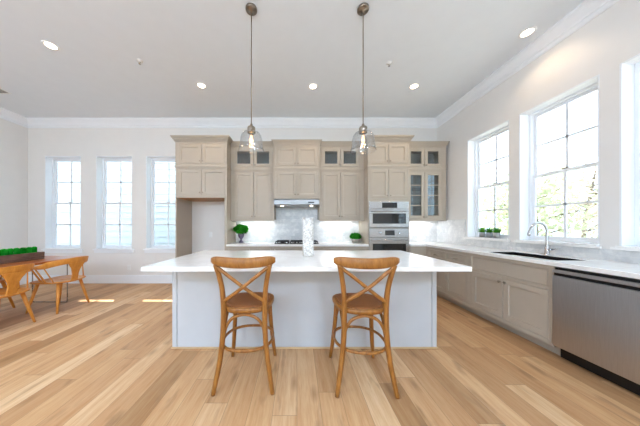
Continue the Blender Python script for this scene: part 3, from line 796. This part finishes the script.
sh = MB().box(IX0 - .012, IX1 + .012, IY0 - .013, IY0 - .0005, 0, .019).box(IX0 - .013, IX0 - .0005, IY0, IY1 - .02, 0, .019).box(IX1 + .0005, IX1 + .013, IY0, IY1 - .02, 0, .019)
build(sh, 'shoe_moulding', 'shoe', isl, 0.006)
Fi = F_island(IY1 - .021); n = 4; wdt = (IX1 - IX0 - 2 * pw) / n
for k in range(n):
    x0 = IX0 + pw + wdt * k
    d = door(Fi, x0 + .01, x0 + wdt - .01, .14, .64, .021, isl, mat='island'); knob(Fi, x0 + (wdt - .04 if k % 2 == 0 else .04), .6, .021, d)
    d = door(Fi, x0 + .01, x0 + wdt - .01, .67, .84, .021, isl, fw=.03, mat='island', name='drawer'); pull(Fi, x0 + wdt / 2, .755, .021, d)
slab([(-1.315, 1.475, 1.725, 2.915)], 'island_countertop', 'large white quartz island worktop overhanging the stools')

# white mosaic vase
def rag(a): return .010 * math.sin(7 * a) + .008 * math.sin(13 * a + 1) + .006 * math.sin(23 * a + 2)
vx, vy = .128, 2.36; seg = 36
mb = MB(); rings = []
for (r, z, k) in ((.056, .9205, 0), (.061, .93, 0), (.063, 1.05, 0), (.063, 1.2, 0), (.064, 1.3, 0), (.065, 1.352, 1), (.058, 1.352, 1), (.056, 1.3, 0), (.055, 1.0, 0), (.05, .94, 0)):
    rings.append([(vx + r * math.cos(2 * PI * i / seg), vy + r * math.sin(2 * PI * i / seg), z + (rag(2 * PI * i / seg) if k else 0)) for i in range(seg)])
mb.sweep(rings, None, None, True)
tag(build(mb, 'vase', 'mosaic'), 'tall white pearl mosaic cylinder vase on the island', 'vase')

# ------------------------------------------------------------------ potted plants
def leaf_ball(cx, cy, cz, rx, rz, n, sz, seed):
    rnd = random.Random(seed); m = MB()
    for k in range(n):
        d = Vector((rnd.gauss(0, 1), rnd.gauss(0, 1), rnd.gauss(0, 1))).normalized()
        q = rnd.uniform(.72, 1.04) * (1 + .10 * math.sin(5 * d.x + 4 * d.y) * math.cos(4 * d.z))
        c = Vector((cx + d.x * rx * q, cy + d.y * rx * q, cz + d.z * rz * q))
        nrm = (d + Vector((rnd.uniform(-.7, .7), rnd.uniform(-.7, .7), rnd.uniform(-.7, .7)))).normalized()
        e = nrm.orthogonal().normalized(); e = Matrix.Rotation(rnd.uniform(0, 6.28), 3, nrm) @ e; f = nrm.cross(e); L = sz * rnd.uniform(.7, 1.2)
        m.add([c - e * L, c - e * L * .2 + f * L * .5, c + e * L, c - e * L * .2 - f * L * .5], [(0, 1, 2, 3)])
    return m
ux, uy = -1.18, 4.33
up = thing('potted_boxwood', 'round green boxwood in a dark footed urn on the back worktop', 'potted plant', (ux, uy, .92))
build(MB().lathe([(0, .9205), (.055, .9205), (.055, .935), (.03, .955), (.018, .985), (.022, 1.0), (.05, 1.03), (.064, 1.075), (.066, 1.11), (.074, 1.118), (.074, 1.128), (.06, 1.128), (.055, 1.10), (0, 1.10)], ux, uy, 24), 'urn', 'urn', up)
m = leaf_ball(ux, uy, 1.20, .15, .105, 1500, .022, 3); m.lathe([(.002, 1.115), (.07, 1.13), (.105, 1.2), (.07, 1.26), (.002, 1.275)], ux, uy, 16)
build(m, 'foliage', 'box', up)
bx_, by_ = 1.245, 4.33
bp = thing('potted_boxwood', 'low green boxwood dome in a grey stone bowl on the back worktop', 'potted plant', (bx_, by_, .92))
build(MB().lathe([(0, .9205), (.075, .9205), (.09, .95), (.098, .99), (.098, 1.0), (.088, 1.0), (.08, .985), (0, .985)], bx_, by_, 24), 'pot', 'stone', bp)
m = leaf_ball(bx_ - .01, by_, 1.05, .115, .075, 1100, .02, 5); m.lathe([(.002, .988), (.075, 1.0), (.09, 1.05), (.05, 1.1), (.002, 1.105)], bx_ - .01, by_, 16)
build(m, 'foliage', 'box', bp)

def herb_pot(x, y, label, seed):
    z0 = RZ[0] + .0165
    r = thing('herb_pot', label, 'potted plant', (x, y, z0), 0, 'silver herb pots on the window sill')
    build(MB().lathe([(0, z0), (.036, z0), (.043, z0 + .075), (.046, z0 + .078), (.046, z0 + .083), (.040, z0 + .083), (.038, z0 + .07), (0, z0 + .07)], x, y, 22), 'pot', 'tin', r)
    rnd = random.Random(seed); m = MB()
    for k in range(150):
        a = rnd.uniform(0, 6.28); q = rnd.uniform(0, .036); L = rnd.uniform(.05, .12); ln = rnd.uniform(.0, .06)
        p = Vector((x + q * math.cos(a), y + q * math.sin(a), z0 + .071)); t = p + Vector((math.cos(a) * ln, math.sin(a) * ln, L - ln * .6)); s = Vector((-math.sin(a), math.cos(a), 0)) * .0045
        mid = p.lerp(t, .55) + Vector((0, 0, .012))
        m.add([p - s * .5, p + s * .5, mid + s, t, mid - s], [(0, 1, 2, 3, 4)])
    build(m, 'foliage', 'herb', r)
herb_pot(3.175, 3.515, 'silver herb pot on the sill, nearest the glass cabinet', 1)
herb_pot(3.175, 3.385, 'middle silver herb pot of the three on the sill', 2)
herb_pot(3.17, 3.255, 'silver herb pot on the sill, nearest the faucet', 3)

# ------------------------------------------------------------------ bentwood counter stools (back towards -Y)
def make_stool():
    r = thing('counter_stool', 'x', 'stool', (0, 0, 0), 0, 'cross-back counter stools at the island')
    SZ = .632
    for s in (-1, 1):                                                 # rear legs run up into the back posts
        p = spline([(s * .222, -.232, 0), (s * .205, -.215, .10), (s * .180, -.196, .25), (s * .163, -.188, .42), (s * .158, -.185, .62), (s * .166, -.195, .78), (s * .186, -.215, .90), (s * .204, -.232, .975)], 5)
        build(MB().tube(p, lerps([.0165, .0195, .0205, .0205, .020, .019, .0175], len(p)), 10), 'rear_leg', 'stool', r, 0, True)
    for s in (-1, 1):
        p = spline([(s * .205, .232, 0), (s * .188, .205, .15), (s * .168, .172, .38), (s * .158, .155, .58), (s * .155, .15, .61)], 5)
        build(MB().tube(p, lerps([.016, .019, .0205, .020], len(p)), 10), 'front_leg', 'stool', r, 0, True)
    # seat frame and woven seat
    out = []
    for k in range(40):
        a = 2 * PI * k / 40; cx, sy = math.cos(a), math.sin(a)
        ex = (abs(cx) ** .7) * math.copysign(1, cx); ey = (abs(sy) ** .7) * math.copysign(1, sy)
        wx = .205 + .018 * ey
        out.append((wx * ex, .0 + .205 * ey))
    sf = MB().sweep([[(x * q, y * q, z) for x, y in out] for q, z in ((.95, SZ - .042), (1.0, SZ - .034), (1.01, SZ - .018), (1.0, SZ - .004), (.95, SZ), (.90, SZ - .002), (.88, SZ - .012))], None, None, True)
    build(sf, 'seat_frame', 'stool', r, 0, True)
    st = MB().sweep([[(x * q, y * q, z) for x, y in out] for q, z in ((.89, SZ - .014), (.89, SZ + .002), (.80, SZ + .006), (.5, SZ + .003), (.1, SZ))], None, None, True)
    build(st, 'seat', 'rattan', r, 0, True)
    # crest rail, bowed back and dipping in the middle
    rings = []; N = 26
    for i in range(N + 1):
        t = -1 + 2 * i / N; x = .243 * t; y = -.262 + .050 * t * t; zc = .990 + .016 * t * t
        e = 1 - abs(t) ** 8 * .55; hh = .040 * e; th = .019 * e
        ring = []
        for k in range(12):
            a = 2 * PI * k / 12; ring.append((x, y + th * math.copysign(abs(math.cos(a)) ** .7, math.cos(a)), zc + hh * math.copysign(abs(math.sin(a)) ** .7, math.sin(a))))
        rings.append(ring)
    build(MB().sweep(rings, None, None, True), 'crest_rail', 'stool', r, 0, True)
    for s in (-1, 1):                                                 # the crossed braces
        p = spline([(s * .192, -.226, .955), (s * .10, -.238 - .003 * s, .885), (0, -.236 - .010 * s, .805), (-s * .09, -.212, .735), (-s * .158, -.19, .685)], 6)
        build(MB().tube(p, .0138, 8, flat=1.0), 'cross_brace', 'stool', r, 0, True)
    # arched brace under the rear of the seat, and at the two sides
    p = spline([(-.160, -.176, .40), (-.140, -.176, .485), (-.09, -.176, .55), (0, -.176, .576), (.09, -.176, .55), (.140, -.176, .485), (.160, -.176, .40)], 5)
    build(MB().tube(p, .0125, 8), 'arched_brace', 'stool', r, 0, True)
    for s in (-1, 1):
        p = spline([(s * .160, -.160, .42), (s * .160, -.12, .52), (s * .160, -.03, .572), (s * .160, .07, .55), (s * .163, .135, .44)], 5)
        build(MB().tube(p, .0125, 8), 'arched_brace', 'stool', r, 0, True)
    p = []
    for k in range(48):                                               # foot hoop round the inside of the legs
        a = 2 * PI * k / 48; cx, sy = math.cos(a), math.sin(a)
        p.append((.205 * math.copysign(abs(cx) ** .85, cx), -.005 + .225 * math.copysign(abs(sy) ** .85, sy), .312 - .012 * sy))
    build(MB().tube(p, .0125, 8, True, 0.9), 'foot_hoop', 'stool', r, 0, True)
    p = spline([(-.168, .165, .40), (-.12, .165, .52), (0, .165, .572), (.12, .165, .52), (.168, .165, .40)], 5)
    build(MB().tube(p, .0125, 8), 'arched_brace', 'stool', r, 0, True)
    return r
s1 = make_stool(); s1['label'] = 'cross-back wooden stool at the island, on the dining table side'
s1.location = (-.413, 1.77, 0); s1.rotation_euler.z = math.radians(1.5)
s2 = dup(s1); s2['label'] = 'cross-back wooden stool at the island, on the sink side'
s2.location = (.522, 1.745, 0); s2.rotation_euler.z = math.radians(-1.0)

# ------------------------------------------------------------------ dining table, trough and chairs
TX0, TX1, TY0, TY1, TZ = -4.72, -3.70, 1.35, 3.62, .745
tb = thing('dining_table', 'reddish wood dining table beside the left wall', 'table', (-4.21, 2.5, 0))
build(MB().box(TX0, TX1, TY0, TY1, TZ - .036, TZ), 'tabletop', 'table', tb, 0.006)
for yy in (3.50, 1.55):
    p = [(-4.40, yy - .09, TZ - .037), (-4.40, yy - .09, .02), (-4.385, yy - .09, .006), (-3.835, yy - .09, .006), (-3.82, yy - .09, .02), (-3.82, yy - .09, TZ - .037)]
    build(MB().tube(p, .007, 8, smooth=False), 'leg_frame', 'nickel', tb)

tr = thing('wooden_trough', 'long dark rustic trough of green tufts on the dining table', 'planter', (-4.15, 2.5, TZ))
X0, X1, Y0, Y1, Z0, Z1 = -4.28, -4.02, 1.75, 3.27, TZ + .0005, TZ + .115
m = MB().box(X0 + .01, X1 - .01, Y0 + .01, Y1 - .01, Z0, Z0 + .03)
m.sweep([[(X1 - .035, y, Z0), (X1 - .006, y, Z0), (X1, y, Z1), (X1 - .028, y, Z1)] for y in (Y0, Y1)], None)
m.sweep([[(X0 + .006, y, Z0), (X0 + .035, y, Z0), (X0 + .028, y, Z1), (X0, y, Z1)] for y in (Y0, Y1)], None)
for y in (Y0, Y1 - .03): m.box(X0 + .03, X1 - .03, y, y + .03, Z0, Z1 - .004)
build(m, 'trough', 'rustic', tr, 0.005)
build(MB().box(X0 + .036, X1 - .036, Y0 + .031, Y1 - .031, Z0 + .031, Z1 - .03), 'soil', 'soil', tr)
def make_tuft():
    rnd = random.Random(11); m = MB()
    for k in range(190):
        a = rnd.uniform(0, 6.28); q = .0245 * math.sqrt(rnd.random()); L = rnd.uniform(.106, .120) - 25 * q * q; ln = rnd.uniform(0, .006)
        p = Vector((q * math.cos(a), q * math.sin(a), 0)); t = p + Vector((math.cos(a) * ln, math.sin(a) * ln, L)); b = rnd.uniform(0, 6.28)
        s = Vector((math.cos(b), math.sin(b), 0)) * .0035
        m.add([p - s, p + s, t + s * .6, t - s * .6], [(0, 1, 2, 3)])
    m.lathe([(.017, 0), (.019, .06), (.015, .085), (.001, .092)], 0, 0, 12)
    return build(m, 'grass_tuft', 'grass', None, 0, False, (0, 0, 0))
tuft = make_tuft(); first = True
for k in range(19):
    for q, xx in enumerate((-4.11,)):
        o = tuft if first else dup(tuft); first = False
        o.location = (xx + random.uniform(-.004, .004), 3.21 - .067 * k - .02 * q, Z1 - .029); o.rotation_euler.z = random.uniform(0, 6.28)
        tag(o, 'bright green upright grass tuft in the dark wooden trough', 'grass tuft', 'green tufts in the trough')

def make_chair():                                                     # faces -X, back towards +X
    r = thing('dining_chair', 'x', 'chair', (0, 0, 0), 0, 'orange wood dining chairs')
    out = []
    for k in range(36):
        a = 2 * PI * k / 36; cx, sy = math.cos(a), math.sin(a)
        ex = math.copysign(abs(cx) ** .6, cx); ey = math.copysign(abs(sy) ** .6, sy)
        out.append((.01 + .25 * ex, (.25 - .025 * ex) * ey))
    m = MB().sweep([[(x * q, y * q, z + .010 * abs(y) / .25) for x, y in out] for q, z in ((.90, .415), (.985, .428), (1.0, .436), (.985, .444), (.9, .442), (.5, .432), (.05, .430))], None, None, True)
    build(m, 'seat', 'chair', r, 0, True)
    for (x0, y0, x1, y1) in ((.15, -.15, .22, -.225), (.15, .15, .22, .225), (-.15, -.15, -.25, -.205), (-.15, .15, -.25, .205)):
        build(MB().tube([(x1, y1, 0), ((x0 + x1) / 2, (y0 + y1) / 2, .21), (x0, y0, .424)], [.0125, .0185, .021], 10), 'leg', 'chair', r, 0, True)
    rings = []; N = 30
    ctrl = spline([(-.20, -.258, .662), (-.07, -.264, .668), (.06, -.266, .684), (.16, -.25, .715), (.245, -.16, .740), (.275, 0, .745), (.245, .16, .740), (.16, .25, .715), (.06, .266, .684), (-.07, .264, .668), (-.20, .258, .662)], 5)
    n = len(ctrl)
    for i, p in enumerate(ctrl):
        t = (ctrl[min(i + 1, n - 1)] - ctrl[max(i - 1, 0)]).normalized(); s = Vector((t.y, -t.x, 0)).normalized()
        f = 1 - abs(2 * i / (n - 1) - 1); hh = .014 + .029 * min(1, max(0, f - .12) * 2.6); th = .010
        lean = .18 * min(1, f * 2)
        rings.append([tuple(p + s * (a * th + lean * b * hh) + Vector((0, 0, b * hh))) for a, b in ((-1, -.85), (-.7, -1), (.7, -1), (1, -.85), (1, .85), (.7, 1), (-.7, 1), (-1, .85))])
    build(MB().sweep(rings, None, None, True), 'back_rail', 'chair', r, 0, True)
    rings = []
    for (z, hw) in ((.432, .048), (.47, .044), (.53, .042), (.58, .050), (.63, .072), (.67, .098), (.705, .12)):
        x = .222 + (z - .43) * .17; rings.append([(x - .009, -hw, z), (x + .009, -hw, z), (x + .012, 0, z), (x + .009, hw, z), (x - .009, hw, z), (x - .006, 0, z)])
    build(MB().sweep(rings, None, None, False), 'splat', 'chair', r, 0.002, True)
    for s in (-1, 1):
        for xb, xt, rr in ((-.02, -.115, .012), (.035, -.06, .012), (.15, .07, .008)):
            build(MB().tube([(xb, s * .205, .436), (xt, s * (.262 if xt < 0 else .266), .664 if xt < 0 else .676)], [rr, rr * .85], 8), 'spindle', 'chair', r, 0, True)
    return r
c1 = make_chair(); c1['label'] = 'orange wood chair seen whole at the table, its splat towards the kitchen'; c1.location = (-3.672, 3.175, 0)
c2 = dup(c1); c2['label'] = 'orange wood chair nearest the viewer, cut by the left frame edge'; c2.location = (-3.68, 2.48, 0)
c3 = dup(c1); c3['label'] = 'orange wood chair across the table, mostly hidden behind the near chair'; c3.location = (-4.63, 2.97, 0); c3.rotation_euler.z = PI

# ------------------------------------------------------------------ pendants and ceiling fittings
def make_pendant():
    r = thing('pendant_light', 'x', 'pendant light', (0, 0, 2.06), 0, 'glass pendants over the island')
    zz = lambda z: z - 2.06
    build(MB().lathe([(0, zz(ZC - .0005)), (.062, zz(ZC - .0005)), (.062, zz(ZC - .018)), (.05, zz(ZC - .026)), (.012, zz(ZC - .03)), (.010, zz(ZC - .05)), (0, zz(ZC - .05))], 0, 0, 24), 'canopy', 'bronze', r, 0, True)
    build(MB().tube([(0, 0, zz(2.365)), (0, 0, zz(ZC - .03))], .0055, 8), 'stem', 'bronze', r, 0, True)
    build(MB().lathe([(0, zz(2.37)), (.012, zz(2.37)), (.016, zz(2.35)), (.040, zz(2.335)), (.044, zz(2.325)), (.044, zz(2.275)), (.036, zz(2.268)), (0, zz(2.268))], 0, 0, 24), 'socket_cap', 'nickel', r, 0, True)
    prof = [(.042, 2.292), (.06, 2.286), (.088, 2.268), (.108, 2.238), (.116, 2.20), (.119, 2.165), (.126, 2.12), (.137, 2.078)]
    inn = [(q - .003, z - .001) for q, z in reversed(prof)]
    m = MB(); pr = [(a, zz(b)) for a, b in prof + inn]
    m.lathe(pr, 0, 0, 32)
    m.f = m.f[:-2]; m.sm = m.sm[:-2]
    build(m, 'glass_shade', 'shade', r, 0, True)
    bl = build(MB().lathe([(.012, zz(2.268)), (.016, zz(2.25)), (.030, zz(2.21)), (.033, zz(2.18)), (.024, zz(2.155)), (.001, zz(2.145))], 0, 0, 20), 'bulb', 'shade', r, 0, True)
    fm = MB()
    for k in range(5):
        a = 2 * PI * k / 5; fm.tube([(.004 * math.cos(a), .004 * math.sin(a), zz(2.245)), (.013 * math.cos(a), .013 * math.sin(a), zz(2.20)), (.006 * math.cos(a), .006 * math.sin(a), zz(2.165))], .0028, 6)
    build(fm, 'filament', 'bulb', bl, 0, True)
    return r
p1 = make_pendant(); p1['label'] = 'clear glass bell pendant over the island, on the refrigerator side'; p1.location = (-.494, 2.22, 2.06)
p2 = dup(p1); p2['label'] = 'clear glass bell pendant over the island, in front of the wall ovens'; p2.location = (.716, 2.22, 2.06)
for p in (p1, p2):
    L = bpy.data.lights.new('pendant_lamp', 'POINT'); L.energy = .35; L.color = (1, .66, .36); L.shadow_soft_size = .022
    lo = bpy.data.objects.new('pendant_lamp', L); COL.objects.link(lo); lo.location = p.location + Vector((0, 0, .13))

def make_downlight():
    r = thing('recessed_light', 'x', 'ceiling light', (0, 0, 0), 0, 'recessed ceiling lights')
    m = MB().lathe([(.052, -.001), (.056, -.006), (.076, -.008), (.080, -.0005)], 0, 0, 28); m.f = m.f[:-2]; m.sm = m.sm[:-2]
    build(m, 'trim_ring', 'plate', r, 0, True)
    build(MB().lathe([(0, -.0035), (.054, -.0035), (.054, -.0005)], 0, 0, 28), 'lens', 'lamp', r, 0, True)
    return r
DL = [(-3.21, 2.673, 'recessed ceiling light nearest the dining table', 16), (-1.6, 3.43, 'recessed ceiling light in front of the refrigerator recess', 14),
      (.27, 3.45, 'recessed ceiling light in front of the range hood', 14), (1.97, 3.45, 'recessed ceiling light in front of the wall ovens', 14),
      (2.80, 2.494, 'recessed ceiling light above the sink and window wall', 7)]
dl = make_downlight()
for x, y, lab in ((-5.0, 1.1, 'by the left wall'), (-1.9, .3, 'left of the viewpoint'), (.6, -.4, 'right of the viewpoint'),
                  (-4.4, -1.6, 'by the left rear window'), (-1.9, -2.4, 'by the middle rear window'), (.6, -2.6, 'by the right rear window')):
    DL.append((x, y, 'added recessed fill light behind the viewpoint, ' + lab, 40))  # unseen downlights, added out of frame as cool fill
for k, (x, y, lab, en) in enumerate(DL):
    o = dl if k == 0 else dup(dl)
    o.location = (x, y, ZC); o['label'] = lab
    L = bpy.data.lights.new('downlight_lamp', 'SPOT'); L.energy = en; L.color = (1, .74, .50) if k < 5 else (.68, .85, 1.0); L.spot_size = math.radians(120); L.spot_blend = .6; L.shadow_soft_size = .05
    lo = bpy.data.objects.new('downlight_lamp', L); COL.objects.link(lo); lo.location = (x, y, ZC - .02)

for x, y, lab in ((-4.3, -1.0, 'by the left wall'), (-1.6, -1.5, 'in the middle'), (.7, -1.3, 'on the kitchen side')):  # glowing globes added out of view to brighten walls and ceiling
    g = thing('fill_globe', 'added white opal fill globe behind the viewpoint, ' + lab, 'pendant light', (x, y, 2.3), 0, 'added fill globes behind the viewpoint')
    build(MB().lathe([(0, ZC - .0005), (.06, ZC - .0005), (.06, ZC - .02), (0, ZC - .025)], x, y, 20), 'canopy', 'nickel', g)
    build(MB().tube([(x, y, 2.62), (x, y, ZC - .02)], .006, 8), 'stem', 'nickel', g)
    build(MB().lathe([(.001, 2.30)] + [(.17 * math.sin(PI * k / 14), 2.47 - .17 * math.cos(PI * k / 14)) for k in range(1, 14)] + [(.03, 2.637), (.001, 2.64)], x, y, 24), 'globe', 'opal', g)
def sprinkler(x, y, label):
    r = thing('fire_sprinkler', label, 'sprinkler', (x, y, ZC), 0, 'ceiling sprinklers')
    build(MB().lathe([(0, ZC - .0005), (.04, ZC - .0005), (.038, ZC - .006), (.018, ZC - .009), (.012, ZC - .02), (0, ZC - .02)], x, y, 20), 'escutcheon', 'plate', r)
    build(MB().tube([(x - .012, y, ZC - .018), (x - .012, y, ZC - .035), (x, y, ZC - .042), (x + .012, y, ZC - .035), (x + .012, y, ZC - .018)], .003, 6).lathe([(0, ZC - .046), (.016, ZC - .046), (.016, ZC - .043), (0, ZC - .043)], x, y, 12), 'deflector', 'steelh', r)
sprinkler(-2.24, 2.92, 'small white ceiling sprinkler between dining table and kitchen')
sprinkler(1.33, 2.96, 'small white ceiling sprinkler beside the sink-side pendant')
vn = thing('ceiling_vent', 'grey slotted ceiling vent at the left frame edge', 'vent', (-5.19, 3.55, ZC))
m = MB()
for q in gridfill(-5.36, -5.06, 3.46, 3.64, [(-5.34, -5.08, 3.48, 3.62)]): m.box(*q, ZC - .008, ZC - .0005)
build(m, 'frame', 'plate', vn, 0.001)
m = MB()
for k in range(6): m.box(-5.34, -5.08, 3.485 + .024 * k, 3.495 + .024 * k, ZC - .007, ZC - .001)
build(m, 'slats', 'stone', vn)

def outlet(x, y, z, label):
    r = thing('wall_outlet', label, 'outlet', (x, y, z), 0, 'white wall outlets')
    build(MB().box(x - .036, x + .036, y - .006, y - .0005, z - .058, z + .058), 'cover_plate', 'plate', r, 0.002)
    for dz in (-.024, .024): build(MB().box(x - .016, x + .016, y - .0085, y - .006, z + dz - .015, z + dz + .015), 'socket', 'plate', r, 0.001)
outlet(-3.73, YB, .35, 'white wall outlet low between the narrow windows')
outlet(-1.92, YB, 1.08, 'white wall outlet inside the refrigerator recess')
outlet(.98, YB - .011, 1.12, 'white wall outlet in the tile beside the boxwood bowl')
